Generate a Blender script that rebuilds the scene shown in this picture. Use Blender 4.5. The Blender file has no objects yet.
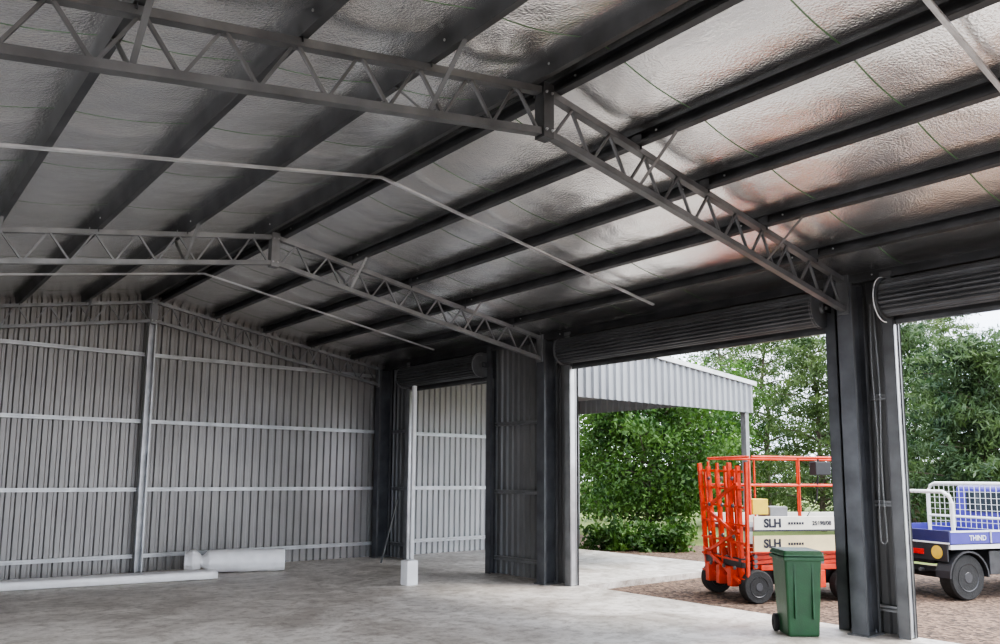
import bpy, math, random
from mathutils import Vector, Matrix
random.seed(7)
SC=bpy.context.scene; COL=SC.collection
# ---------------------------------------------------------------- camera
F,YP,TH,YAW,RO=800.0,373.6,0.1269,0.6850,-0.0065
H=1.7
fh=Vector((math.sin(YAW),math.cos(YAW),0)); rt=Vector((math.cos(YAW),-math.sin(YAW),0))
fw=fh*math.cos(TH)+Vector((0,0,1))*math.sin(TH); up=Vector((0,0,1))*math.cos(TH)-fh*math.sin(TH)
ph=-RO
rt2=rt*math.cos(ph)+up*math.sin(ph); up2=up*math.cos(ph)-rt*math.sin(ph)
cd=bpy.data.cameras.new('camera'); cam=bpy.data.objects.new('camera',cd); COL.objects.link(cam); SC.camera=cam
m=Matrix((rt2,up2,-fw)).transposed().to_4x4(); m.translation=Vector((0,0,H)); cam.matrix_world=m
cd.sensor_width=36; cd.lens=36*F/1000; cd.shift_y=(YP-322)/1000; cd.clip_end=500
def ray(px,py):
    dx,dy=px-500,YP-py
    return fw+rt2*(dx/F)+up2*(dy/F)
def onZ(px,py,z=0):
    d=ray(px,py); return Vector((0,0,H))+d*((z-H)/d.z)
def onX(px,py,x):
    d=ray(px,py); return Vector((0,0,H))+d*(x/d.x)
def onY(px,py,y):
    d=ray(px,py); return Vector((0,0,H))+d*(y/d.y)
# ---------------------------------------------------------------- materials
MC={}
def mat(name,col,rough=.6,metal=0.0,var=0.0,vscale=3.0,bump=0.0,bscale=40.0,col2=None,trans=0.0,emit=None):
    if name in MC: return MC[name]
    M=bpy.data.materials.new(name); M.use_nodes=True; N=M.node_tree.nodes; L=M.node_tree.links
    b=N['Principled BSDF']; b.inputs['Roughness'].default_value=rough; b.inputs['Metallic'].default_value=metal
    b.inputs['Base Color'].default_value=(*col,1)
    tc=N.new('ShaderNodeTexCoord')
    if var>0 or col2:
        n=N.new('ShaderNodeTexNoise'); n.inputs['Scale'].default_value=vscale; n.inputs['Detail'].default_value=6
        L.new(tc.outputs['Object'],n.inputs['Vector'])
        r=N.new('ShaderNodeValToRGB'); r.color_ramp.elements[0].position=.35; r.color_ramp.elements[1].position=.65
        c2=col2 or tuple(min(1,c*(1+var)) for c in col); c1=col if col2 else tuple(c*(1-var) for c in col)
        r.color_ramp.elements[0].color=(*c1,1); r.color_ramp.elements[1].color=(*c2,1)
        L.new(n.outputs['Fac'],r.inputs['Fac']); L.new(r.outputs['Color'],b.inputs['Base Color'])
    if bump>0:
        n2=N.new('ShaderNodeTexNoise'); n2.inputs['Scale'].default_value=bscale; n2.inputs['Detail'].default_value=4
        L.new(tc.outputs['Object'],n2.inputs['Vector'])
        bp=N.new('ShaderNodeBump'); bp.inputs['Strength'].default_value=bump; bp.inputs['Distance'].default_value=.02
        L.new(n2.outputs['Fac'],bp.inputs['Height']); L.new(bp.outputs['Normal'],b.inputs['Normal'])
    if trans>0:
        out=N['Material Output']; t=N.new('ShaderNodeBsdfTranslucent'); mx=N.new('ShaderNodeMixShader'); mx.inputs[0].default_value=trans
        if (var>0 or col2): L.new(r.outputs['Color'],t.inputs['Color'])
        else: t.inputs['Color'].default_value=(*col,1)
        L.new(b.outputs[0],mx.inputs[1]); L.new(t.outputs[0],mx.inputs[2]); L.new(mx.outputs[0],out.inputs['Surface'])
    MC[name]=M; return M
galv_shade=mat('shade darkened galvanised steel',(.068,.07,.074),.42,.35,.3,2.5)  # backlit roof steel: its shade is put into the base colour
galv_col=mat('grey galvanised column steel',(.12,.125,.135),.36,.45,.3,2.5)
galv=mat('galvanised steel',(.26,.265,.27),.42,.5,.2,3)
galv_mid=mat('mid tone galvanised steel',(.145,.148,.152),.40,.45,.25,3)  # galvanised steel in a mid grey tone
galv_light=mat('bright galvanised steel',(.52,.53,.54),.36,.5,.18,4)
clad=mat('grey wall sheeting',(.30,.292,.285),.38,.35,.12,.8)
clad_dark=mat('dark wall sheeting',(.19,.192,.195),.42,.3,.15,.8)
clad_out=mat('light wall sheeting',(.46,.465,.47),.5,.2,.06,.8)
fascia_m=mat('grey awning sheeting',(.27,.28,.295),.5,.2,.08,.8)
rollm=mat('charcoal roller door steel',(.10,.103,.108),.34,.4,.2,2)
white_p=mat('white plastic sheet',(.92,.92,.93),.3,0,.05,6,.2,10)
white_pt=mat('white paint',(.80,.81,.82),.35,0,.04,5)
cream=mat('cream painted panel',(.76,.73,.64),.4,0,.06,5)
cream2=mat('yellow cream painted panel',(.74,.62,.36),.4,0,.08,5)
orange=mat('orange machine paint',(.64,.042,.006),.4,0,.25,6)
rubber=mat('black rubber',(.022,.022,.022),.8,0,.2,10,.3,40)
rimd=mat('dark wheel steel',(.07,.07,.075),.4,.5,.15,10)
black=mat('black plastic',(.025,.025,.028),.5,0,.1,10)
binm=mat('dark green plastic',(.012,.066,.022),.42,0,.12,8,.1,60)
bluep=mat('blue vehicle paint',(.07,.06,.33),.3,.1,.08,4)
navy=mat('navy tray panel',(.03,.03,.11),.4,.1,.1,4)
glass=mat('dark window glass',(.03,.04,.05),.08,0,.05,3)
yellow=mat('yellow paint',(.85,.62,.05),.4,0,.08,5)
gold=mat('gold emblem',(.75,.50,.08),.4,.1,.08,12)
redl=mat('red lamp',(.6,.02,.02),.25,0,.05,10)
text_d=mat('dark lettering',(.015,.015,.03),.5,0,.05,10)
bark=mat('tree bark',(.09,.07,.055),.9,0,.3,8,.6,15)
def leafmat(n,a,b): return mat(n,a,.55,0,.1,1.3,0,40,b,.35)
leaf1=leafmat('broad green leaves',(.018,.06,.010),(.10,.20,.035))
leaf2=leafmat('dark needle foliage',(.020,.050,.022),(.085,.135,.045))
leaf3=leafmat('olive foliage',(.032,.068,.018),(.12,.175,.055))
def concrete(name,base,tint):
    M=bpy.data.materials.new(name); M.use_nodes=True; N=M.node_tree.nodes; L=M.node_tree.links; b=N['Principled BSDF']
    tc=N.new('ShaderNodeTexCoord')
    n1=N.new('ShaderNodeTexNoise'); n1.inputs['Scale'].default_value=.9; n1.inputs['Detail'].default_value=10; n1.inputs['Roughness'].default_value=.72; n1.inputs['Distortion'].default_value=1.0
    n2=N.new('ShaderNodeTexNoise'); n2.inputs['Scale'].default_value=6; n2.inputs['Detail'].default_value=9; n2.inputs['Roughness'].default_value=.75
    for n in (n1,n2): L.new(tc.outputs['Object'],n.inputs['Vector'])
    r=N.new('ShaderNodeValToRGB'); e=r.color_ramp.elements; e[0].position=.38; e[1].position=.60
    e[0].color=(base*.60,base*.54,base*.48,1); e[1].color=(base*tint[0]*1.1,base*tint[1]*1.1,base*tint[2]*1.1,1)
    r2=N.new('ShaderNodeValToRGB'); e=r2.color_ramp.elements; e[0].position=.36; e[1].position=.52; e[0].color=(.55,.52,.49,1); e[1].color=(1,1,1,1)
    mx=N.new('ShaderNodeMix'); mx.data_type='RGBA'; mx.blend_type='MULTIPLY'; mx.inputs[0].default_value=1
    L.new(n1.outputs['Fac'],r.inputs['Fac']); L.new(n2.outputs['Fac'],r2.inputs['Fac'])
    L.new(r.outputs['Color'],mx.inputs[6]); L.new(r2.outputs['Color'],mx.inputs[7])
    L.new(mx.outputs[2],b.inputs['Base Color'])
    rr=N.new('ShaderNodeMapRange'); rr.inputs[3].default_value=.28; rr.inputs[4].default_value=.6; L.new(n1.outputs['Fac'],rr.inputs[0]); L.new(rr.outputs[0],b.inputs['Roughness'])
    bp=N.new('ShaderNodeBump'); bp.inputs['Strength'].default_value=.12; bp.inputs['Distance'].default_value=.01
    L.new(n2.outputs['Fac'],bp.inputs['Height']); L.new(bp.outputs['Normal'],b.inputs['Normal'])
    return M
conc=concrete('smooth concrete slab',.62,(1,.945,.88)); conc2=concrete('pale concrete apron',.70,(1,.965,.92))
def groundmat():
    M=bpy.data.materials.new('gravel and grass'); M.use_nodes=True; N=M.node_tree.nodes; L=M.node_tree.links; b=N['Principled BSDF']
    tc=N.new('ShaderNodeTexCoord'); v=N.new('ShaderNodeTexVoronoi'); v.inputs['Scale'].default_value=20
    L.new(tc.outputs['Object'],v.inputs['Vector'])
    r=N.new('ShaderNodeValToRGB'); r.color_ramp.elements[0].color=(.035,.022,.015,1); r.color_ramp.elements[1].color=(.23,.15,.105,1)
    sep=N.new('ShaderNodeSeparateColor'); L.new(v.outputs['Color'],sep.inputs[0]); L.new(sep.outputs[0],r.inputs['Fac'])
    n=N.new('ShaderNodeTexNoise'); n.inputs['Scale'].default_value=1.2; n.inputs['Detail'].default_value=8; L.new(tc.outputs['Object'],n.inputs['Vector'])
    g=N.new('ShaderNodeValToRGB'); g.color_ramp.elements[0].color=(.08,.12,.025,1); g.color_ramp.elements[1].color=(.20,.24,.07,1); L.new(n.outputs['Fac'],g.inputs['Fac'])
    sx=N.new('ShaderNodeSeparateXYZ'); L.new(tc.outputs['Object'],sx.inputs[0])
    ad=N.new('ShaderNodeMath'); ad.operation='ADD'; L.new(sx.outputs[0],ad.inputs[0])
    ms=N.new('ShaderNodeMath'); ms.operation='MULTIPLY'; ms.inputs[1].default_value=3; L.new(n.outputs['Fac'],ms.inputs[0]); L.new(ms.outputs[0],ad.inputs[1])
    gt=N.new('ShaderNodeMath'); gt.operation='GREATER_THAN'; gt.inputs[1].default_value=19.6; L.new(ad.outputs[0],gt.inputs[0])
    mx=N.new('ShaderNodeMix'); mx.data_type='RGBA'; L.new(gt.outputs[0],mx.inputs[0]); L.new(r.outputs['Color'],mx.inputs[6]); L.new(g.outputs['Color'],mx.inputs[7])
    L.new(mx.outputs[2],b.inputs['Base Color']); b.inputs['Roughness'].default_value=.95
    bp=N.new('ShaderNodeBump'); bp.inputs['Strength'].default_value=.7; bp.inputs['Distance'].default_value=.03
    L.new(v.outputs['Distance'],bp.inputs['Height']); L.new(bp.outputs['Normal'],b.inputs['Normal'])
    return M
def foilmat():
    M=bpy.data.materials.new('silver foil insulation'); M.use_nodes=True; N=M.node_tree.nodes; L=M.node_tree.links; b=N['Principled BSDF']
    tc=N.new('ShaderNodeTexCoord'); sx=N.new('ShaderNodeSeparateXYZ'); L.new(tc.outputs['Object'],sx.inputs[0])
    a=N.new('ShaderNodeMath'); a.operation='DIVIDE'; a.inputs[1].default_value=1.29; L.new(sx.outputs[1],a.inputs[0])
    fr=N.new('ShaderNodeMath'); fr.operation='FRACT'; L.new(a.outputs[0],fr.inputs[0])
    lt=N.new('ShaderNodeMath'); lt.operation='LESS_THAN'; lt.inputs[1].default_value=.011; L.new(fr.outputs[0],lt.inputs[0])
    mx=N.new('ShaderNodeMix'); mx.data_type='RGBA'; L.new(lt.outputs[0],mx.inputs[0])
    mx.inputs[6].default_value=(.96,.955,.95,1); mx.inputs[7].default_value=(.15,.24,.14,1); L.new(mx.outputs[2],b.inputs['Base Color'])
    inv=N.new('ShaderNodeMath'); inv.operation='SUBTRACT'; inv.inputs[0].default_value=1; L.new(lt.outputs[0],inv.inputs[1]); 
    ml=N.new('ShaderNodeMath'); ml.operation='MULTIPLY'; ml.inputs[1].default_value=.98; L.new(inv.outputs[0],ml.inputs[0]); L.new(ml.outputs[0],b.inputs['Metallic'])
    b.inputs['Roughness'].default_value=.25
    v=N.new('ShaderNodeTexNoise'); v.inputs['Scale'].default_value=48; v.inputs['Detail'].default_value=2; L.new(tc.outputs['Object'],v.inputs['Vector'])
    n=N.new('ShaderNodeTexNoise'); n.inputs['Scale'].default_value=1.8; n.inputs['Detail'].default_value=2; L.new(tc.outputs['Object'],n.inputs['Vector'])
    bp=N.new('ShaderNodeBump'); bp.inputs['Strength'].default_value=.55; bp.inputs['Distance'].default_value=.008; L.new(v.outputs['Fac'],bp.inputs['Height'])
    b2=N.new('ShaderNodeBump'); b2.inputs['Strength'].default_value=.35; b2.inputs['Distance'].default_value=.08; L.new(n.outputs['Fac'],b2.inputs['Height']); L.new(bp.outputs['Normal'],b2.inputs['Normal'])
    L.new(b2.outputs['Normal'],b.inputs['Normal'])
    return M
# ---------------------------------------------------------------- mesh builder
class MB:
    def __init__(s): s.v=[]; s.f=[]
    def add(s,vs,fs):
        o=len(s.v); s.v+= [Vector(v) for v in vs]; s.f+=[tuple(i+o for i in f) for f in fs]; return s
    def box(s,c,sz,R=None):
        c=Vector(c); vs=[]
        for dx in (-.5,.5):
            for dy in (-.5,.5):
                for dz in (-.5,.5):
                    p=Vector((dx*sz[0],dy*sz[1],dz*sz[2])); vs.append(c+(R@p if R else p))
        return s.add(vs,[(0,1,3,2),(4,6,7,5),(0,4,5,1),(2,3,7,6),(0,2,6,4),(1,5,7,3)])
    def bb(s,x0,x1,y0,y1,z0,z1): return s.box(((x0+x1)/2,(y0+y1)/2,(z0+z1)/2),(abs(x1-x0),abs(y1-y0),abs(z1-z0)))
    def frame(s,p0,p1,upv=Vector((0,0,1))):
        d=(Vector(p1)-Vector(p0)); l=d.length; x=d/l
        if abs(x.dot(upv))>.99: upv=Vector((1,0,0))
        y=upv.cross(x).normalized(); z=x.cross(y)
        return Matrix((x,y,z)).transposed(),l
    def bar(s,p0,p1,w,h,upv=Vector((0,0,1))):
        R,l=s.frame(p0,p1,upv); return s.box((Vector(p0)+Vector(p1))/2,(l,w,h),R)
    def chan(s,p0,p1,w,h,t=.006,side=1,upv=Vector((0,0,1))):   # C section: web on one side, two flanges and lips
        R,l=s.frame(p0,p1,upv); c=(Vector(p0)+Vector(p1))/2
        s.box(c+R@Vector((0,-side*w/2,0)),(l,t,h),R)
        for q in (-1,1):
            s.box(c+R@Vector((0,0,q*(h-t)/2)),(l,w,t),R)
            s.box(c+R@Vector((0,side*w/2,q*(h/2-.012))),(l,t,.024),R)
        return s
    def tube(s,pts,r,n=8,cap=True,r2=None):
        pts=[Vector(p) for p in pts]; rings=[]
        for i,p in enumerate(pts):
            d=(pts[min(i+1,len(pts)-1)]-pts[max(i-1,0)]).normalized()
            u=Vector((0,0,1)) if abs(d.z)<.9 else Vector((1,0,0))
            a=d.cross(u).normalized(); b=d.cross(a)
            rr=r if r2 is None else r+(r2-r)*i/(len(pts)-1)
            rings.append([p+a*math.cos(2*math.pi*k/n)*rr+b*math.sin(2*math.pi*k/n)*rr for k in range(n)])
        vs=[v for g in rings for v in g]; fs=[]
        for i in range(len(rings)-1):
            for k in range(n): fs.append((i*n+k,i*n+(k+1)%n,(i+1)*n+(k+1)%n,(i+1)*n+k))
        if cap: fs.append(tuple(range(n))[::-1]); fs.append(tuple((len(rings)-1)*n+k for k in range(n)))
        return s.add(vs,fs)
    def lathe(s,c,axis,prof,n=24):   # prof: list of (along, radius)
        c=Vector(c); ax=Vector(axis).normalized(); u=Vector((0,0,1)) if abs(ax.z)<.9 else Vector((1,0,0))
        a=ax.cross(u).normalized(); b=ax.cross(a); vs=[];fs=[]
        for t,r in prof:
            for k in range(n): vs.append(c+ax*t+(a*math.cos(2*math.pi*k/n)+b*math.sin(2*math.pi*k/n))*max(r,.0005))
        for i in range(len(prof)-1):
            for k in range(n): fs.append((i*n+k,i*n+(k+1)%n,(i+1)*n+(k+1)%n,(i+1)*n+k))
        fs.append(tuple(range(n))[::-1]); fs.append(tuple((len(prof)-1)*n+k for k in range(n)))
        return s.add(vs,fs)
    def prism(s,poly,y0,y1):  # poly in xz, extruded along y
        n=len(poly); vs=[(x,y0,z) for x,z in poly]+[(x,y1,z) for x,z in poly]
        fs=[tuple(range(n)),tuple(range(2*n-1,n-1,-1))]+[(i,i+n,(i+1)%n+n,(i+1)%n) for i in range(n)]
        return s.add(vs,fs)
    def build(s,name,material,parent=None,world=True,smooth=False,bevel=0,origin=True):
        me=bpy.data.meshes.new(name); off=Vector((0,0,0))
        if parent is not None and world: off=parent_loc(parent)
        if parent is None and origin:
            xs=[v.x for v in s.v];ys=[v.y for v in s.v];zs=[v.z for v in s.v]
            off=Vector(((min(xs)+max(xs))/2,(min(ys)+max(ys))/2,min(zs)))
        me.from_pydata([v-off for v in s.v],[],s.f); me.materials.append(material)
        me.update()
        import bmesh
        if len(s.f)<20000 and not name.startswith('crown'):
            bm=bmesh.new(); bm.from_mesh(me); bmesh.ops.recalc_face_normals(bm,faces=bm.faces); bm.to_mesh(me); bm.free()
        if smooth:
            for p in me.polygons: p.use_smooth=True
        o=bpy.data.objects.new(name,me); COL.objects.link(o)
        if parent is not None: o.parent=parent
        elif origin: o.location=off
        if bevel>0:
            md=o.modifiers.new('bevel','BEVEL'); md.width=bevel; md.segments=2; md.limit_method='ANGLE'
        return o
def parent_loc(p):
    l=Vector((0,0,0))
    while p is not None: l+=p.location; p=p.parent
    return l
def thing(name,label,cat,loc=(0,0,0),rz=0,group=None):
    o=bpy.data.objects.new(name,None); COL.objects.link(o); o.location=loc; o.rotation_euler=(0,0,rz); o.empty_display_size=.1
    return tag(o,label,cat,group)
def tag(o,label,cat,group=None):
    o['label']=label; o['category']=cat
    if group: o['group']=group
    return o
def struct(o): o['kind']='structure'; return o
def text(s,size,name,material,parent,loc,rot,ext=.002,off=0.0):
    c=bpy.data.curves.new(name,'FONT'); c.body=s; c.size=size; c.extrude=ext; c.offset=off; c.align_x='CENTER'; c.align_y='CENTER'
    t=bpy.data.objects.new('tmp',c); COL.objects.link(t); bpy.context.view_layer.update()
    me=bpy.data.meshes.new_from_object(t.evaluated_get(bpy.context.evaluated_depsgraph_get())); bpy.data.objects.remove(t)
    me.materials.clear(); me.materials.append(material)
    o=bpy.data.objects.new(name,me); COL.objects.link(o); o.parent=parent; o.location=loc; o.rotation_euler=rot; return o
ORD=['first','second','third','fourth','fifth','sixth','seventh','eighth']
# ---------------------------------------------------------------- dimensions
XR=4.087; S=.1715; ZT=4.74; ZB=4.40; XW=9.10; XL=2*XR-XW; TY=[4.466,9.624,14.78]; YE=14.98; YF=-1.6
ANG=math.atan(S); PH=.135
def zt(x): return ZT-S*abs(x-XR)
def zb(x): return ZB-S*abs(x-XR)
def roofz(x): return zt(x)+.035+PH+.004
def yj(px,py): return onX(px,py,9.0).y
A1=yj(905,480); B0=yj(836,480); B1=yj(574,470); C0=yj(489.5,470); C1=yj(411,480); A0=.1
# ---------------------------------------------------------------- shell
fl=MB().bb(XL-.1,XW+.05,YF,YE+.05,-.25,0).build('floor',conc,origin=False); struct(fl)
gr=MB().bb(-60,160,-60,160,-.40,-.12).build('ground',groundmat(),origin=False); struct(gr)
ap=MB().bb(XW+.05,13.8,B1+.1,YE+.05,-.25,-.02).build('floor_apron',conc2,origin=False); struct(ap)
ap=MB().bb(XL-9,XL-.1,YF,YE+.05,-.25,-.02).build('floor_side_apron',conc2,origin=False); struct(ap)
def cladding(mb,o,du,width,z0,ztop,nrm,pitch=.19,d=.028):
    o=Vector(o);du=Vector(du);nrm=Vector(nrm); prof=[]; u=0
    k=pitch/.19
    while u<width:
        for a,b in ((0,0),(.085*k,0),(.11*k,1),(.165*k,1),(.188*k,0)):
            if u+a<width: prof.append((u+a,b*d))
        u+=pitch
    prof.append((width,0)); vs=[]
    for a,b in prof:
        p=o+du*a+nrm*b
        vs.append(Vector((p.x,p.y,z0))); vs.append(Vector((p.x,p.y,ztop(p)))) 
    mb.add(vs,[(2*i,2*i+2,2*i+3,2*i+1) for i in range(len(prof)-1)])
rz=lambda p: roofz(p.x)+.02
w=MB(); cladding(w,(XL,YE,0),(1,0,0),XW-XL,0,rz,(0,1,0),.15,.04); struct(w.build('wall_back',clad,origin=False))
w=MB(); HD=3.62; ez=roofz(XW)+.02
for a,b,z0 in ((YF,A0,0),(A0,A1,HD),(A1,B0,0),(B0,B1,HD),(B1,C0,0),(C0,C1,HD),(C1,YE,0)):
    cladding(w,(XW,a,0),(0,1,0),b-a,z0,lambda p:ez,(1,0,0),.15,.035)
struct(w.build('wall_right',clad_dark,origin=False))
w=MB()   # left wall, out of view: one bay opened to light the interior
for a,b,z0 in ((YF,4.9,0),(4.9,9.3,3.3),(9.3,YE,0)):
    cladding(w,(XL,a,0),(0,1,0),b-a,z0,lambda p:ez,(-1,0,0))
struct(w.build('wall_left',clad,origin=False))
# purlin x positions
PR=[XR+.14]+[XR+.14+ .97*k for k in range(1,5)]+[XW-.14]
PL=[2*XR-x for x in PR]
# ceiling foil, sagging between purlins
mb=MB(); NY=120; ys=[YF+i*(YE-YF)/NY for i in range(NY+1)]
for P in (PR,PL):
    xs=[]; ks=[XR]+P[:-1]+[XW if P is PR else XL]
    for a,b in zip(ks[:-1],ks[1:]):
        for j in range(8): xs.append((a+(b-a)*j/8, math.sin(math.pi*j/8)*.05*min(1,abs(b-a))))
    xs.append((ks[-1],0)); nx=len(xs)
    vs=[]
    for y in ys:
        w_=(y/1.29)%1
        for x,sg in xs: vs.append((x,y,roofz(x)-sg*(.7+.4*abs(math.sin(math.pi*w_)))))
    mb.add(vs,[(i*nx+j,i*nx+j+1,(i+1)*nx+j+1,(i+1)*nx+j) for i in range(len(ys)-1) for j in range(nx-1)])
struct(mb.build('ceiling',foilmat(),smooth=True,origin=False))
mb=MB()
for sg in (1,-1):
    e=XR+sg*(XW-XR+.15)
    mb.add([(XR,YF,roofz(XR)+.05),(e,YF,roofz(e)+.05),(e,YE+.1,roofz(e)+.05),(XR,YE+.1,roofz(XR)+.05),(XR,YF,roofz(XR)+.08),(e,YF,roofz(e)+.08),(e,YE+.1,roofz(e)+.08),(XR,YE+.1,roofz(XR)+.08)],
      [(0,1,2,3),(7,6,5,4),(0,4,5,1),(1,5,6,2),(2,6,7,3),(3,7,4,0)])
struct(mb.build('roof_sheeting',clad_out,origin=False))
# ---------------------------------------------------------------- purlins
def purlin(x,sd,label):
    n=Vector((math.sin(ANG)*(1 if x>XR else -1),0,math.cos(ANG)))
    c=Vector((x,0,zt(x)+.035+PH/2))
    r=thing('roof_purlin',label,'roof beam',(x,(YF+YE)/2,c.z-PH/2),0,'roof purlins')
    MB().chan((c.x,YF,c.z),(c.x,YE-.02,c.z),.055,PH,.006,sd,n).build('channel',galv_shade,r)
    for Y in TY[:2]:
        for dy in (-.24,.24):
            MB().lathe(c+Vector((-.028,Y+dy,0)),(-1,0,0),[(0,.010),(.010,.010),(.010,.004)],6).build('lap_bolt',galv_light,r)
for k,x in enumerate(PR):
    purlin(x,1,'backlit steel roof purlin just on the door side of the ridge' if k==0 else 'backlit steel eave purlin directly above the roller doors' if k==5 else 'backlit steel roof purlin, %s down from the ridge on the door side'%ORD[k])
for k,x in enumerate(PL):
    purlin(x,-1,'backlit steel roof purlin just on the left side of the ridge' if k==0 else 'backlit steel eave purlin above the left wall' if k==5 else 'backlit steel roof purlin, %s down from the ridge on the left side'%ORD[k])
# ---------------------------------------------------------------- trusses
XE=8.70
def truss(Y,label,chm,wbm):
    root=thing('roof_truss',label,'roof truss',(XR,Y,ZB-.06),0,'lattice roof trusses')
    for sg in (-1,1):
        e=XR+sg*(XE-XR); i=XR+sg*.05
        MB().chan((i,Y,zt(i)-.0),(e,Y,zt(e)),.065,.055,.006,sg).build('top_chord',chm,root)
        MB().chan((i,Y,zb(i)),(e,Y,zb(e)),.065,.055,.006,sg).build('bottom_chord',chm,root)
        n=10; st=(XE-XR-.1)/n
        for k in range(n):
            a=XR+sg*(.08+st*k); m_=XR+sg*(.08+st*(k+.5)); b=XR+sg*(.08+st*(k+1))
            MB().bar((a,Y-.012,zb(a)),(m_,Y-.012,zt(m_)),.025,.02).build('web_bar',wbm,root)
            MB().bar((m_,Y+.012,zt(m_)),(b,Y+.012,zb(b)),.025,.02).build('web_bar',wbm,root)
        for x in ((PR if sg>0 else PL)[1:5]):
            MB().bb(x-.004,x+.004,Y-.05,Y+.05,zt(x),zt(x)+.15).build('purlin_cleat',galv_shade,root)
        MB().bb(e-.01,e+.02*1,Y-.07,Y+.07,zb(e)-.06,zt(e)+.05).build('end_plate',chm,root)
    ap=MB().bb(XR-.055,XR+.055,Y-.055,Y+.055,ZB-.06,ZT+.05).build('apex_plate',galv_shade if Y<5 else chm,root,bevel=.004)
    for z in (ZB,ZT-.03):
        for dx in (-.03,.03):
            MB().lathe((XR+dx,Y-.055,z),(0,-1,0),[(0,.011),(.012,.011),(.012,.006),(.02,.006)],6).build('bolt',galv_light,ap)
    for x,dy in ((XR+1.35,.45),(XR-1.2,.45),(XR+3.1,.45),(XR-2.9,.45)):
        P=PR if x>XR else PL; xp=min(P,key=lambda q:abs(q-x))
        MB().bar((xp,Y,zb(xp)),(xp,Y-dy,zt(xp)+.05),.035,.006).build('fly_brace',wbm,root)
        if Y<14: MB().bar((xp,Y,zb(xp)),(xp,Y+dy,zt(xp)+.05),.035,.006).build('fly_brace',wbm,root)
    return root
truss(TY[0],'nearest steel lattice roof truss, reaching the column beside the bin',galv_mid,galv_mid)
truss(TY[1],'middle steel lattice roof truss, reaching the column between two doors',galv,galv)
truss(TY[2],'far lattice truss flat against the back gable wall',galv,galv)
truss(-.69,'lattice truss over the front bay, behind the viewer',galv_mid,galv_mid)
# bridging rods
for k,Y in enumerate((1.9,TY[0]+2.5,TY[1]+2.6)):
    mb=MB()
    for sg in (-1,1):
        e=XR+sg*4.3
        mb.chan((XR,Y,zt(XR)+.025),(e,Y,zt(e)+.025),.03,.02,.005,sg)
    o=mb.build('purlin_bridging',galv_light)
    tag(o,('thin bright bridging bar under the purlins of the nearest bay','thin bright bridging bar under the purlins between near and middle trusses','thin bright bridging bar under the purlins between middle truss and back wall')[k],'bracing bar','bridging bars')
# ---------------------------------------------------------------- columns
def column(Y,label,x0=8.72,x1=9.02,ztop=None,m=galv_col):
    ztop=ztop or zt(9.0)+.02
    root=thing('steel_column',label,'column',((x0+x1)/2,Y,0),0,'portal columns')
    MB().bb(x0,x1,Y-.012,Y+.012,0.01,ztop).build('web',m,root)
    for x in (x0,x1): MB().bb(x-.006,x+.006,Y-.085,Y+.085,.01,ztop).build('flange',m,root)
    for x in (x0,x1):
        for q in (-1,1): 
            MB().bb(x+(0.02 if x==x0 else -.02)-.02,x+(0.02 if x==x0 else -.02)+.02,Y+q*.082,Y+q*.088,.01,ztop).build('lip',galv_mid,root)  # lips lighter than the web: edge highlights put into the colour
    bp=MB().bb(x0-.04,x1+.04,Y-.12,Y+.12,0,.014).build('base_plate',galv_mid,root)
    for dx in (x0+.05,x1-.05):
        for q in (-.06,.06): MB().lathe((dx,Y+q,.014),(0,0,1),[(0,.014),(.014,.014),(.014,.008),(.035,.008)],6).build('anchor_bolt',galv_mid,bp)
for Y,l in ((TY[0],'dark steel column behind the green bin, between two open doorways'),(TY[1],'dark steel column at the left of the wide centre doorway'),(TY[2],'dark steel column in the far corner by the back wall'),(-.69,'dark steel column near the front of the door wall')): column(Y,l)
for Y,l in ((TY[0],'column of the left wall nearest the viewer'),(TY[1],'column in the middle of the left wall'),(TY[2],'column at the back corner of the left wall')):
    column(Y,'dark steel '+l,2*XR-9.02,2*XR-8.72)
# jamb posts
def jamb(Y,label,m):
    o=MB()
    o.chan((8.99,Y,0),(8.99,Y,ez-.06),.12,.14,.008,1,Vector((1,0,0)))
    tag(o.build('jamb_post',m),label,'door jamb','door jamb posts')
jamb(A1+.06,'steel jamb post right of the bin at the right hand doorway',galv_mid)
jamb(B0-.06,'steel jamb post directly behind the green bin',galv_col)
jamb(B1+.07,'daylit jamb post at left of the wide centre doorway',galv)  # paler steel carries the daylight falling on this jamb
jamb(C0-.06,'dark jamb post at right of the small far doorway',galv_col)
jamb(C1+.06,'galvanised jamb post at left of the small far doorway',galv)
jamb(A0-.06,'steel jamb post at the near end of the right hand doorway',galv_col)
# ---------------------------------------------------------------- girts
GZ=[.28,1.42,2.61,3.80]
for k,z in enumerate(GZ):
    for side in (0,1):
        x0,x1=(XL+.02,XR-.07) if side==0 else (XR+.07,XW-.1)
        o=MB().chan((x0,YE-.05,z),(x1,YE-.05,z),.06,.065,.006,-1).build('wall_girt',galv_light)
        tag(o,'back wall girt %s of the centre post, %s up from the floor'%(('left','right')[side],ORD[k]),'wall rail','back wall girts')
for k,z in enumerate(GZ[:3]):
    for (a,b,n) in ((TY[1]+.1,C0-.12,'between the centre and far doorways'),(C1+.12,TY[2]-.09,'in the corner beside the far doorway'),(A1+.12,TY[0]-.09,'right of the column by the bin'),(TY[0]+.09,B0-.12,'left of the column by the bin')):
        o=MB().chan((XW-.05,a,z),(XW-.05,b,z),.06,.065,.006,1).build('wall_girt',galv)
        tag(o,'short girt %s, %s up from floor'%(n,ORD[k]),'wall rail','door wall girts')
# end wall post
r=thing('wind_post','pale galvanised post up the middle of the back wall','post',(XR,YE-.14,0))
MB().chan((XR,YE-.16,.012),(XR,YE-.16,ZT),.10,.13,.008,1,Vector((1,0,0))).build('post',galv_light,r)
bp=MB().bb(XR-.12,XR+.12,YE-.26,YE-.07,0,.012).build('base_plate',galv,r)
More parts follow.
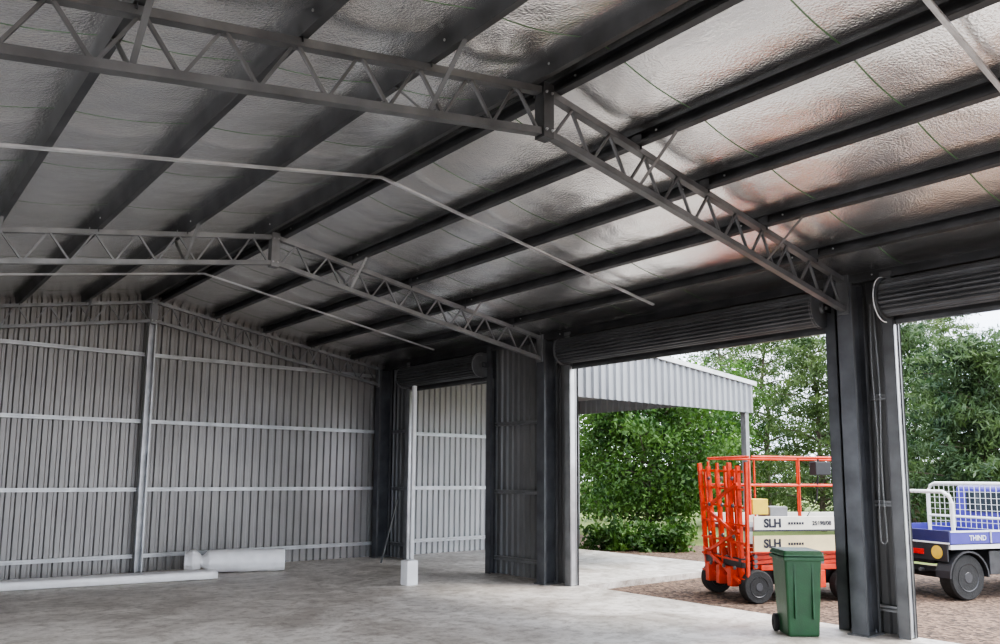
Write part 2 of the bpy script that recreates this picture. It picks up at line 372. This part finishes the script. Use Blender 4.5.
# leaning brace in the corner
a=onZ(381,563,.012); b=onY(397,500,a.y+.15)
tag(MB().bar(a,b,.028,.02).build('brace_bar',galv_mid),'short thin steel bar leaning in the far corner of the back wall','bar')
# ---------------------------------------------------------------- roller doors
def roller(y0,y1,label,zc=3.68,rad=.21,xc=8.80,side=1):
    root=thing('roller_door',label,'roller door',(xc,(y0+y1)/2,zc-rad),0,'rolled up roller doors')
    nr=24; vs=[]; n=nr*6
    for yy in (y0+.06,y1-.06):
        for k in range(n):
            a=2*math.pi*k/n; rr=rad-.024*(0.5+.5*math.cos(6.2831*k/6))**2
            vs.append((xc+rr*math.cos(a),yy,zc+rr*math.sin(a)))
    fs=[(k,(k+1)%n,n+(k+1)%n,n+k) for k in range(n)]+[tuple(range(n))[::-1],tuple(range(n,2*n))]
    MB().add(vs,fs).build('curtain_roll',rollm,root)
    # tail of curtain with bottom rail
    mb=MB(); mb.bb(xc+rad-.02,xc+rad-.005,y0+.06,y1-.06,zc-rad-.02,zc); mb.build('curtain',rollm,root)
    MB().bb(xc+rad-.04,xc+rad+.015,y0+.06,y1-.06,zc-rad-.06,zc-rad-.015).build('bottom_rail',galv_mid,root)
    for yy,q in ((y0+.05,-1),(y1-.05,1)):
        MB().lathe((xc,yy,zc),(0,q,0),[(0,rad+.02),(.012,rad+.02),(.012,rad-.02),(.02,.06),(.05,.05),(.05,.02),(.09,.02)],32).build('drum_end',galv_mid,root)
        MB().bb(xc-.03,XW-.03,yy+q*.06-.006,yy+q*.06+.006,zc-.05,zc+.05).build('bracket',galv_shade,root)
        MB().bb(8.93,9.07,yy-q*-.03-.03,yy-q*-.03+.03,0.01,zc-rad-.02).build('guide_track',galv_light if yy>y0+1 else galv_mid,root)  # far tracks lighter: daylight from outside put into their colour
    return root
rA=roller(A0,A1+.06,'rolled up charcoal roller door above the right hand doorway')
rB=roller(B0-.06,B1+.06,'long rolled up charcoal roller door above the wide centre doorway')
rC=roller(C0-.04,C1+.06,'short rolled up charcoal roller door above the small far doorway')
# chains
def chain(root,x,y,ztop,zlow):
    mb=MB(); n=int((ztop-zlow)/.034)
    for s_ in (-.025,.025):
        for k in range(n):
            z=zlow+.03+k*.034; a=(k%2)*math.pi/2; d=Vector((math.cos(a),math.sin(a),0))*.005
            sw=.01*math.sin(k*.12+s_*40)
            mb.tube([Vector((x,y+s_+sw,z))-d,Vector((x,y+s_+sw,z+.03))-d],.0022,5); mb.tube([Vector((x,y+s_+sw,z))+d,Vector((x,y+s_+sw,z+.03))+d],.0022,5)
    mb.tube([(x,y-.025*math.cos(t),zlow+.03-.025*math.sin(t)) for t in [math.pi*i/8 for i in range(9)]],.003,5)
    mb.build('pull_chain',galv,root)
chain(rA,8.66,A1+.10,3.6,1.0)
def hoop(root,y,r_=.25,x=8.78,z=3.66,m=white_pt):
    MB().tube([(x+r_*math.cos(t),y+.0,z+r_*math.sin(t)) for t in [math.pi*.45+math.pi*1.1*i/20 for i in range(21)]],.006,6).build('chain_guide',m,root)
hoop(rA,A1+.02); hoop(rC,C0+.0,.2,m=galv); hoop(rB,B0+.0,.22,m=galv_mid)
# ---------------------------------------------------------------- lean-to canopy outside
CY=9.72; XO=onY(752,413,CY).x; ZL=onY(752,413,CY).z; ZO=onY(752,385,CY).z; ZI=onY(652,357,CY); sl=(ZI.z-ZO)/(XO-ZI.x)
r=thing('awning','grey metal clad lean-to awning outside the centre doorway','awning',(12.5,12.3,-.12))
zr=lambda p: ZO+sl*(XO-p.x)
mb=MB(); cladding(mb,(XW+.05,CY,0),(1,0,0),XO-XW-.05,ZL,zr,(0,-1,0),.19,.04); mb.build('fascia_panel',fascia_m,r)
mb=MB(); cladding(mb,(XO,CY,0),(0,1,0),YE-CY,ZL+.25,lambda p:ZO,(1,0,0),.19,.028); mb.build('side_fascia',fascia_m,r)
P0=Vector((XW+.05,0,0));P1=Vector((XO+.1,0,0))
mb=MB().add([(x,y,zr(Vector((x,0,0)))+dz) for dz in (0.0,.04) for x in (P0.x,P1.x) for y in (CY-.06,YE+.1)],[(0,1,3,2),(4,6,7,5),(0,4,5,1),(2,3,7,6),(0,2,6,4),(1,5,7,3)]); mb.build('roof_sheet',clad_out,r)
MB().bar((P0.x,CY-.05,zr(P0)+.03),(P1.x,CY-.05,zr(P1)+.03),.05,.09).build('barge_cap',galv_light,r)
mb=MB(); cladding(mb,(XW+.05,YE,0),(1,0,0),XO-XW-.05,-.1,zr,(0,1,0),.15,.04); mb.build('end_wall',clad_out,r)
for z in (1.42,2.61,.28): MB().chan((XW+.1,YE-.05,z),(XO,YE-.05,z),.05,.075,.006,-1).build('girt',galv_light,r)
for y in (CY+.09,YE-.12):
    MB().bb(XO-.2,XO-.08,y-.06,y+.06,-.12,ZO-.1).build('post',galv,r)
MB().chan((XW+.06,CY+.09,ZL+.12),(XO,CY+.09,ZL+.12),.07,.2,.008,-1).build('beam',galv,r)
for k in range(1,5):
    x=XW+.05+k*(XO-XW)/5.2; z=zr(Vector((x,0,0)))-.08
    MB().chan((x,CY+.05,z),(x,YE-.05,z),.06,.14,.007,1).build('rafter',galv,r)
# ---------------------------------------------------------------- things on the floor
a=onZ(-60,594); b=onZ(215,578)
d=(b-a).normalized()
r=thing('wrapped_flashing_bundle','long flat white wrapped bundle lying on the floor at left','bundle',(b+a)/2)
pts=[a+(b-a)*i/24+Vector((0,0,.075)) for i in range(25)]
mb=MB(); side=Vector((-d.y,d.x,0)); vs=[];K=20
for i,p in enumerate(pts):
    for k in range(K):
        t=2*math.pi*k/K; cx=math.copysign(abs(math.cos(t))**.35,math.cos(t)); cz=math.copysign(abs(math.sin(t))**.35,math.sin(t))
        wv=1+.03*math.sin(i*1.7+k)
        vs.append(p+side*cx*.20*wv+Vector((0,0,cz*(.06*wv if cz>0 else .075))))
mb.add(vs,[(i*K+k,i*K+(k+1)%K,(i+1)*K+(k+1)%K,(i+1)*K+k) for i in range(24) for k in range(K)]+[tuple(range(K)),tuple(24*K+k for k in range(K))])
mb.build('wrap',white_p,r,smooth=True)
# plastic roll
q0=onZ(184,574);q1=onZ(284,571)
r=thing('plastic_roll','fat white plastic wrapped roll with a gathered left end by the back wall','roll',((q0+q1)/2).to_tuple())
ax=(q1-q0); Lr=ax.length; ax.normalize(); rad=.195; u=Vector((0,0,1)); s_=ax.cross(u)
def rr_(t):
    if t<.02: return .15
    if t<.08: return .15+.05*(t-.02)/.06
    if t<.11: return .20-.02*(t-.08)/.03
    if t<.17: return .18-.09*(t-.11)/.06
    if t<.24: return .09+.10*(t-.17)/.07
    return .19+.003*math.sin(t*23)
def tubeskin(t0,t1,n,K=32,jit=.015):
    vs=[]
    for i in range(n+1):
        t=t0+(t1-t0)*i/n; R_=rr_(t); crn=(.14 if t<.24 else jit)
        for k in range(K):
            a_=2*math.pi*k/K; w_=R_*(1+crn*math.sin(k*2.5)*random.uniform(.4,1))
            vs.append(q0+ax*Lr*t+Vector((0,0,.2))+s_*math.cos(a_)*w_+u*max(math.sin(a_)*w_,-.198))
    return MB().add(vs,[(i*K+k,i*K+(k+1)%K,(i+1)*K+(k+1)%K,(i+1)*K+k) for i in range(n) for k in range(K)]+[tuple(range(K)),tuple(n*K+k for k in range(K))])
tubeskin(.155,1,60).build('film',white_p,r,smooth=True); tubeskin(0,.155,20).build('gathered_end',white_p,r,smooth=True)
MB().lathe(q1+Vector((0,0,.2))-ax*.02,ax,[(0,rad*.45),(.03,rad*.45),(.03,rad*.3),(.031,.01)],20).build('core',galv_mid,r)
# white block
p=onZ(409,585); r=thing('concrete_block','small upright white block standing in front of the far doorway','block',p)
MB().box((0,0,.19),(.2,.2,.38)).build('body',white_pt,r,world=False,bevel=.015)
MB().box((0,0,.385),(.12,.12,.012)).build('top_pad',galv_light,r,world=False,bevel=.004)
p=onZ(411,567); tag(MB().bb(p.x-.035,p.x+.035,p.y-.035,p.y+.035,0,3.4).build('door_post',white_pt,bevel=.008),'slim white post at the left side of the far doorway','post')
# wheelie bin
p=onZ(799,634)
r=thing('wheelie_bin','dark green two wheeled rubbish bin in the centre doorway','bin',p,-math.radians(40)); r.scale=(.80,.78,.97)
def taper(mb,x0,y0,z0,x1,y1,z1,cy=0):
    vs=[(sx*x0/2,sy*y0/2,z0) for sx,sy in ((-1,-1),(1,-1),(1,1),(-1,1))]+[(sx*x1/2,sy*y1/2+cy,z1) for sx,sy in ((-1,-1),(1,-1),(1,1),(-1,1))]
    return mb.add(vs,[(3,2,1,0),(4,5,6,7),(0,1,5,4),(1,2,6,5),(2,3,7,6),(3,0,4,7)])
taper(MB(),.42,.44,.0,.50,.58,.86).build('body',binm,r,world=False,bevel=.025)
MB().bb(-.275,.275,-.32,.32,.83,.875).build('rim',binm,r,world=False,bevel=.012)
mb=MB(); taper(mb,.56,.66,.88,.50,.56,.945); mb.build('lid',binm,r,world=False,bevel=.02)
MB().tube([(-.2,.36,.86),(-.2,.40,.90),(.2,.40,.90),(.2,.36,.86)],.016,8).build('handle',binm,r,world=False)
MB().tube([(-.27,.22,.1),(.27,.22,.1)],.012,8).build('axle',galv_mid,r,world=False)
for q in (-1,1): MB().lathe((q*.22,.22,.1),(q,0,0),[(0,.10),(.045,.10),(.055,.085),(.055,.03),(.06,.02)],24).build('wheel',rubber,r,world=False)
for q in (-.12,.12): MB().bb(q-.012,q+.012,-.285,-.22,.2,.83).build('rib',binm,r,world=False)
# ---------------------------------------------------------------- scissor lift
p=onZ(752,604,-.12); r=thing('scissor_lift','orange scissor lift with cream side panels parked on the gravel','scissor lift',p,-math.radians(26))
def wheel(root,c,rad,w,nm='wheel',rim=white_pt):
    t=MB().lathe(Vector(c)-Vector((0,w/2,0)),(0,1,0),[(0,rad*.6),(0,rad*.93),(w*.12,rad),(w*.88,rad),(w,rad*.93),(w,rad*.6)],28).build(nm,rubber,root,world=False)
    MB().lathe(Vector(c)-Vector((0,w/2+.006,0)),(0,1,0),[(0,.02),(.0,rad*.22),(.012,rad*.25),(.02,rad*.5),(.0,rad*.6),(w+.012,rad*.6)],24).build('rim',rim,t,world=False)
    return t
LL,LW=2.5,1.25
for x in (.1,LL-.9):
    for y in (.04,LW-.04): wheel(r,(x,y,.24),.24,.18,rim=rimd)
MB().bb(.35,LL-.05,.2,LW-.2,.24,.46).build('chassis',black,r,world=False,bevel=.015)
for y in (.08,LW-.08): MB().bb(.2,LL-.05,y-.03,y+.03,.46,.54).build('chassis_beam',orange,r,world=False,bevel=.008)
for a,b in ((.02,.2),(LW-.2,LW-.02)):
    bx=MB().bb(.5,1.25,a,b,.2,.46).build('battery_box',orange,r,world=False,bevel=.015)
    MB().bb(.6,.9,min(a,b)-.004,b+.004,.27,.40).build('vent_grille',black,bx,world=False)
for y in (.12,LW-.22):
    for lv in range(3):
        z0=.5+lv*.07; z1=z0+.12
        MB().bar((.1,y,z0),(LL-.1,y+.03,z1),.04,.05).build('scissor_arm',orange,r,world=False)
        MB().bar((.1,y+.06,z1),(LL-.1,y+.09,z0),.04,.05).build('scissor_arm',orange,r,world=False)
        for x in (.14,LL/2,LL-.14): MB().lathe((x,y-.03,(z0+z1)/2 if x==LL/2 else z0+.02),(0,1,0),[(0,.03),(.14,.03)],12).build('pivot_pin',galv_mid,r,world=False)
MB().bb(0,LL,.0,LW,1.03,1.09).build('platform_deck',galv_mid,r,world=False)
pan=MB().bb(.06,LL,-.03,0,1.04,1.25).build('side_panel',cream,r,world=False,bevel=.006)
pan2=MB().bb(.06,LL,-.01,.03,.72,.97).build('side_panel',cream2,r,world=False,bevel=.006)
MB().bb(.06,LL,LW,LW+.03,1.04,1.25).build('side_panel',cream,r,world=False,bevel=.006)
text('SLH',.17,'lettering',text_d,pan,(.36,-.034,1.145),(math.pi/2,0,0),off=.007); text('SLH',.17,'lettering',text_d,pan2,(.36,-.014,.85),(math.pi/2,0,0),off=.007)
text('25698/08',.085,'lettering',text_d,pan,(1.18,-.034,1.145),(math.pi/2,0,0),off=.002); 
MB().bb(.06,LL,-.014,-.008,.72,.74).build('stripe',orange,pan2,world=False); MB().bb(.06,LL,-.035,-.028,1.04,1.055).build('stripe',text_d,pan,world=False)
for i in range(6): 
    MB().bb(.62+i*.045,.65+i*.045,-.036,-.03,1.13,1.165).build('small_print',text_d,pan,world=False)
    MB().bb(.62+i*.045,.65+i*.045,-.016,-.01,.83,.865).build('small_print',text_d,pan2,world=False)
def rail(pts,rad=.016,nm='guard_rail',mm=orange): return MB().tube(pts,rad,8).build(nm,mm,r,world=False)
for y in (.0,LW): 
    rail([(0.02,y,1.27),(0.02,y,2.06),(0.07,y,2.12),(LL-.05,y,2.12),(LL,y,2.06),(LL,y,1.27)],.02); rail([(0.02,y,1.70),(LL,y,1.70)])
    for x in (.85,1.65): rail([(x,y,1.1),(x,y,2.12)],.016,'rail_post')
for x in (.02,LL): rail([(x,0,2.12),(x,LW,2.12)],.02); rail([(x,0,1.70),(x,LW,1.70)])
MB().bb(.12,.38,.1,.32,1.27,1.5).build('yellow_box',yellow,r,world=False,bevel=.01)
MB().bb(.5,.8,.25,.6,1.1,1.38).build('tool_tray',galv,r,world=False,bevel=.01)
cb=MB().bb(1.1,1.36,-.06,.1,1.86,2.06).build('control_box',black,r,world=False,bevel=.01)
MB().tube([(1.2,.02,2.06),(1.2,.02,2.16)],.015,8).build('joystick',black,cb,world=False)
MB().tube([(1.2,.04,1.86),(1.18,.06,1.5),(1.0,.1,1.2),(.9,.1,1.1)],.012,6).build('control_cable',black,r,world=False)
# folded scissor stack and ladder standing on the end
for i,(y,lean,w_) in enumerate(((-.02,.0,.04),(.10,-.05,.06),(.22,-.02,.03),(.34,-.08,.06),(.48,-.05,.03),(.60,-.10,.06),(.74,-.06,.03),(.88,-.12,.06),(1.02,-.08,.03),(1.16,-.14,.06))):
    MB().bar((-.06-.02*(i%2),y,.3),(-.06+lean,y+.04*(i%3-1),2.04-.05*(i%3)),.05,w_,Vector((1,0,0))).build('stack_arm',orange,r,world=False)
for z in (.34,.6,.86,1.12,1.38,1.64,1.9): MB().bar((-.10,-.02,z),(-.14,1.2,z+.03),.03,.03).build('ladder_rung',orange,r,world=False)
for z,s_ in ((.3,1),(.62,-1),(.95,1),(1.3,-1)): MB().bar((-.15,.05,z if s_>0 else z+.42),(-.16,1.12,z+.42 if s_>0 else z),.03,.05).build('folded_scissor',orange,r,world=False)
for y in (.14,.46,.86): 
    for z in (.5,.95,1.4,1.8): MB().lathe((-.17,y,z),(-1,0,0),[(0,.03),(.02,.03),(.02,.018),(.03,.018)],12).build('pivot_pin',galv_mid,r,world=False)
for y in (.28,.62,.95): MB().bb(-.2,-.04,y-.06,y+.06,.22,.5).build('foot_plate',orange,r,world=False,bevel=.01)
MB().bb(-.12,-.02,.05,1.15,.5,.64).build('hydraulic_block',black,r,world=False,bevel=.01)
# ---------------------------------------------------------------- ute
p=onZ(953,602,-.12); r=thing('utility_truck','white and blue tray truck parked on the gravel at right','truck',p,-math.radians(20))
W=1.8
for x in (.34,3.5):
    for y in (.12,W-.12): wheel(r,(x,y,.34),.34,.24,rim=rimd)
MB().bb(.05,2.3,.35,W-.35,.52,.72).build('chassis_rail',black,r,world=False)
MB().tube([(.34,.2,.34),(.34,W-.2,.34)],.06,10).build('axle',black,r,world=False)
MB().tube([(-.02,.55,.42),(.5,.55,.40),(1.6,.5,.42)],.03,8).build('exhaust',galv_mid,r,world=False)
MB().bb(.05,.12,.1,W-.1,.40,.48).build('rear_bumper',black,r,world=False,bevel=.006)
MB().bb(0,2.3,0,W,.84,.90).build('tray_deck',galv_mid,r,world=False)
sd=MB().bb(0,2.3,-.03,0.0,.84,1.04).build('tray_side',bluep,r,world=False,bevel=.006)
MB().bb(0,2.3,W,W+.03,.84,1.04).build('tray_side',bluep,r,world=False,bevel=.006)
for x in (.8,1.5): MB().bb(x-.012,x+.012,-.045,-.03,.85,1.03).build('latch',galv_light,sd,world=False)
MB().bb(.0,2.3,-.02,.02,.76,.83).build('under_rail',white_pt,r,world=False,bevel=.004)
tb=MB().bb(.85,1.9,.05,.35,.36,.72).build('tool_box',rimd,r,world=False,bevel=.01)
MB().bb(1.3,1.42,.035,.05,.5,.56).build('latch',galv_light,tb,world=False)
tg=MB().bb(-.03,0,-.03,W+.03,.84,1.04).build('tail_gate',navy,r,world=False,bevel=.006)
MB().bb(-.035,-.028,-.03,W+.03,.84,.865).build('trim_strip',white_pt,tg,world=False)
MB().bb(0,2.3,-.036,-.03,1.015,1.04).build('trim_strip',white_pt,sd,world=False)
MB().lathe((-.032,.2,.71),(-1,0,0),[(0,.10),(.006,.10),(.006,.075),(.009,.075)],28).build('round_emblem',gold,tg,world=False)
MB().bb(-.03,.0,.02,W-.02,.58,.84).build('lamp_bar',black,r,world=False,bevel=.005)
for y in (.55,W-.3): MB().bb(-.045,-.03,y-.11,y+.11,.66,.74).build('tail_lamp',redl,r,world=False,bevel=.004)
MB().bb(-.042,-.03,.84,1.16,.6,.74).build('number_plate',white_pt,r,world=False)
text('THIND',.11,'lettering',white_pt,sd,(.54,-.034,.925),(math.pi/2,0,0),off=.001)
for x,w_ in ((.34,.40),):
    for y in (.1,W-.1):
        arc=[(x+w_*math.cos(t),.34+w_*math.sin(t)) for t in [math.pi*i/12 for i in range(13)]]
        MB().prism([(a_,b_) for a_,b_ in arc]+[(x+(a_-x)*.93,.34+(b_-.34)*.93) for a_,b_ in arc[::-1]],y-.13,y+.13).build('mud_guard',black,r,world=False)
x=.1
MB().tube([(x,0.0,.90),(x,0.0,1.45),(x,.05,1.56),(x,.16,1.62),(x,W-.16,1.62),(x,W-.05,1.56),(x,W,1.45),(x,W,.90)],.03,10).build('ladder_rack',white_pt,r,world=False)
hx=1.55
hb=MB().tube([(hx,0.03,.90),(hx,0.03,1.6),(hx,.1,1.7),(hx,.2,1.74),(hx,W-.2,1.74),(hx,W-.1,1.7),(hx,W-.03,1.6),(hx,W-.03,.90)],.03,10).build('head_board',white_pt,r,world=False)
MB().tube([(hx,.03,1.18),(hx,W-.03,1.18)],.02,8).build('head_board_bar',white_pt,r,world=False)
mb=MB()
for i in range(1,18): mb.bar((hx,.03+i*.1,1.0),(hx,.03+i*.1,1.72),.007,.007)
for i in range(8): mb.bar((hx,.05,1.0+i*.1),(hx,W-.05,1.0+i*.1),.007,.007)
mb.build('window_mesh',white_pt,hb,world=False)
cab=MB().prism([(2.15,.5),(2.15,1.15),(2.2,1.68),(2.35,1.74),(3.15,1.74),(3.75,1.16),(4.65,1.05),(4.75,.9),(4.75,.5)],.03,W-.03).build('cab_body',bluep,r,world=False,bevel=.04)
for y in (.02,W-.02): MB().prism([(2.4,1.18),(2.46,1.62),(3.1,1.62),(3.55,1.18)],y-.006,y+.006).build('side_window',glass,cab,world=False)
MB().bb(2.135,2.15,.3,W-.3,1.25,1.6).build('rear_window',glass,cab,world=False)
MB().add([(3.20,.15,1.735),(3.73,.12,1.19),(3.73,W-.12,1.19),(3.20,W-.15,1.735)],[(0,1,2,3)]).build('windscreen',glass,cab,world=False)
MB().bb(4.73,4.85,.0,W,.42,.68).build('front_bumper',black,r,world=False,bevel=.02)
# ---------------------------------------------------------------- trees
def leaves(mb,c,sp,n,size,flat=1.0,needle=False):
    for _ in range(n):
        p=Vector((random.gauss(0,sp),random.gauss(0,sp),random.gauss(0,sp*flat)))+c
        a=Vector((random.gauss(0,1),random.gauss(0,1),random.gauss(0,1))).normalized()
        b=a.orthogonal().normalized(); b=Matrix.Rotation(random.uniform(0,6.28),3,a)@b
        if needle: b=(b+Vector((0,0,-.5))).normalized(); a=(a-b*a.dot(b)).normalized()
        s_=size*random.uniform(.6,1.3); q=a.cross(b)
        o=len(mb.v); k=.22 if needle else .45
        mb.v+=[p-b*s_,p+q*s_*k,p+b*s_,p-q*s_*k]; mb.f.append((o,o+1,o+2,o+3))
def tree(x,y,h,rad,kind,label,nl,lm,group='trees behind the yard',base=.18):
    r=thing('tree' if kind!='shrub' else 'shrub',label,'tree' if kind!='shrub' else 'shrub',(x,y,-.12),0,group)
    tr=.03*h*.5; pts=[Vector((x+random.uniform(-.03,.03)*h*t,y+random.uniform(-.03,.03)*h*t,-.12+h*.92*t)) for t in [i/8 for i in range(9)]]
    MB().tube(pts,tr,8,True,.02).build('trunk',bark,r,smooth=True)
    br=MB(); cr=MB(); nb={'pine':44,'round':60,'shrub':16}[kind]
    def tp(t):
        f=t*8; i=min(int(f),7); return pts[i].lerp(pts[i+1],f-i)
    cl=[]
    for i in range(nb):
        t=base+(1-base)*(i+.5)/nb; az=i*2.4+random.uniform(-.4,.4)
        if kind=='pine': ln=rad*(1.12-t*.85)*random.uniform(.45,1.25)+.25
        else: ln=rad*math.sqrt(max(.05,1-((t-base-.38)/.66)**2))*random.uniform(.6,1.05)
        p0=tp(min(t,1)*.99 if kind=='pine' else max(.1,t-.12)); dz=ln*(.22 if kind=='pine' else .35)
        p1=p0+Vector((math.cos(az)*ln,math.sin(az)*ln,dz))
        mid=p0.lerp(p1,.5)+Vector((0,0,.06*ln if kind=='pine' else -.05*ln))
        br.tube([p0,mid,p1],tr*.32,5,True,.01)
        if kind=='pine':
            for q in (.3,.5,.7,.85,1.0):
                for _ in range(3): cl.append((p0.lerp(p1,q)+Vector((random.gauss(0,.3),random.gauss(0,.3),random.uniform(-.25,.15))),.12+.03*ln,.5))
        else:
            for q in (.5,.8,1.0): cl.append((p0.lerp(p1,q)+Vector((random.gauss(0,.2),random.gauss(0,.2),random.gauss(0,.2))),.11*rad+.06,.6))
    br.build('branches',bark,r)
    for c,sp,fl_ in cl: leaves(cr,c,sp,max(4,int(nl/len(cl))),.08 if kind!='pine' else .10,fl_,kind=='pine')
    cr.build('crown',lm,r)
def place(px,dist):
    d=ray(px,480); d.z=0; d.normalize(); return d*dist
T=[(648,24,5.6,2.4,'round','large rounded green tree just beyond the awning',28000,leaf1),
   (572,27,6.0,2.0,'round','bright green tree half hidden by the centre doorway jamb',10000,leaf1),
   (706,31,6.6,2.2,'round','leafy green tree right behind the orange lift mast',19000,leaf1),
   (768,35,9.6,2.8,'pine','tall open pine behind the orange lift',22000,leaf3),
   (722,44,10.6,3.2,'pine','pine rising above the end of the awning',18000,leaf2),
   (822,30,7.4,2.3,'pine','pine beside the column of the centre doorway',18000,leaf3),
   (914,28,7.2,2.2,'pine','dark pine left in the right hand doorway',25000,leaf2),
   (990,23,5.6,2.0,'pine','dark drooping conifer above the truck cab',27000,leaf2),
   (948,42,10.4,3.2,'pine','tall distant pine between the two dark conifers',20000,leaf3),
   (1020,34,7.8,2.5,'pine','pine right of the truck beyond the frame edge',9000,leaf2),
   (625,41,6.8,2.6,'round','distant broad tree behind the rounded tree',10000,leaf1),
   (850,50,7.0,3.0,'round','distant olive tree low behind the lift rails',9000,leaf3)]
for px,dist,h,rad,k,l,nl,lm in T:
    c=place(px,dist); tree(c.x,c.y,h,rad,k,l,nl,lm,base=.16 if k=='round' else .10)
for i,(px,dist,h,rad,l) in enumerate([(604,20.5,.4,.4,'low green shrub at the left edge of the concrete apron'),(640,20.8,.36,.36,'low green shrub under the rounded tree'),(672,20.6,.4,.4,'low green shrub left of the orange lift'),(900,33,1.7,1.2,'bushy shrub left above the truck tray'),(1000,31,1.6,1.2,'bushy shrub behind the truck head board'),(785,41,2.9,1.9,'bushy shrub behind the lift platform'),(600,34,3,1.8,'bushy shrub far left beyond the awning'),(955,34.5,1.7,1.2,'bushy shrub in the middle above the truck tray'),(735,39,2.6,1.5,'bushy shrub behind the lift ladder')]):
    c=place(px,dist); tree(c.x,c.y,h,rad,'shrub',l,4500 if h>1 else 1400,leaf3 if i>2 else leaf1,'shrubs along the yard',.1)
# ---------------------------------------------------------------- light
w=bpy.data.worlds.new('world'); SC.world=w; w.use_nodes=True; N=w.node_tree.nodes; L=w.node_tree.links
bg=N['Background']; tc=N.new('ShaderNodeTexCoord'); n=N.new('ShaderNodeTexNoise'); n.inputs['Scale'].default_value=2.2; n.inputs['Detail'].default_value=7
L.new(tc.outputs['Generated'],n.inputs['Vector']); cr=N.new('ShaderNodeValToRGB'); e=cr.color_ramp.elements; e[0].position=.38; e[1].position=.62
e[0].color=(.66,.78,1,1); e[1].color=(1,1,1,1); L.new(n.outputs['Fac'],cr.inputs['Fac']); L.new(cr.outputs['Color'],bg.inputs['Color']); bg.inputs['Strength'].default_value=2.7
sl_=bpy.data.lights.new('sun','SUN'); sl_.energy=2.6; sl_.angle=math.radians(20); sl_.color=(1,.94,.86)
so=bpy.data.objects.new('sun',sl_); COL.objects.link(so); so.rotation_euler=(math.radians(30),math.radians(20),math.radians(20))
SC.view_settings.exposure=1.0
try: SC.view_settings.look='AgX - Medium High Contrast'
except Exception: pass
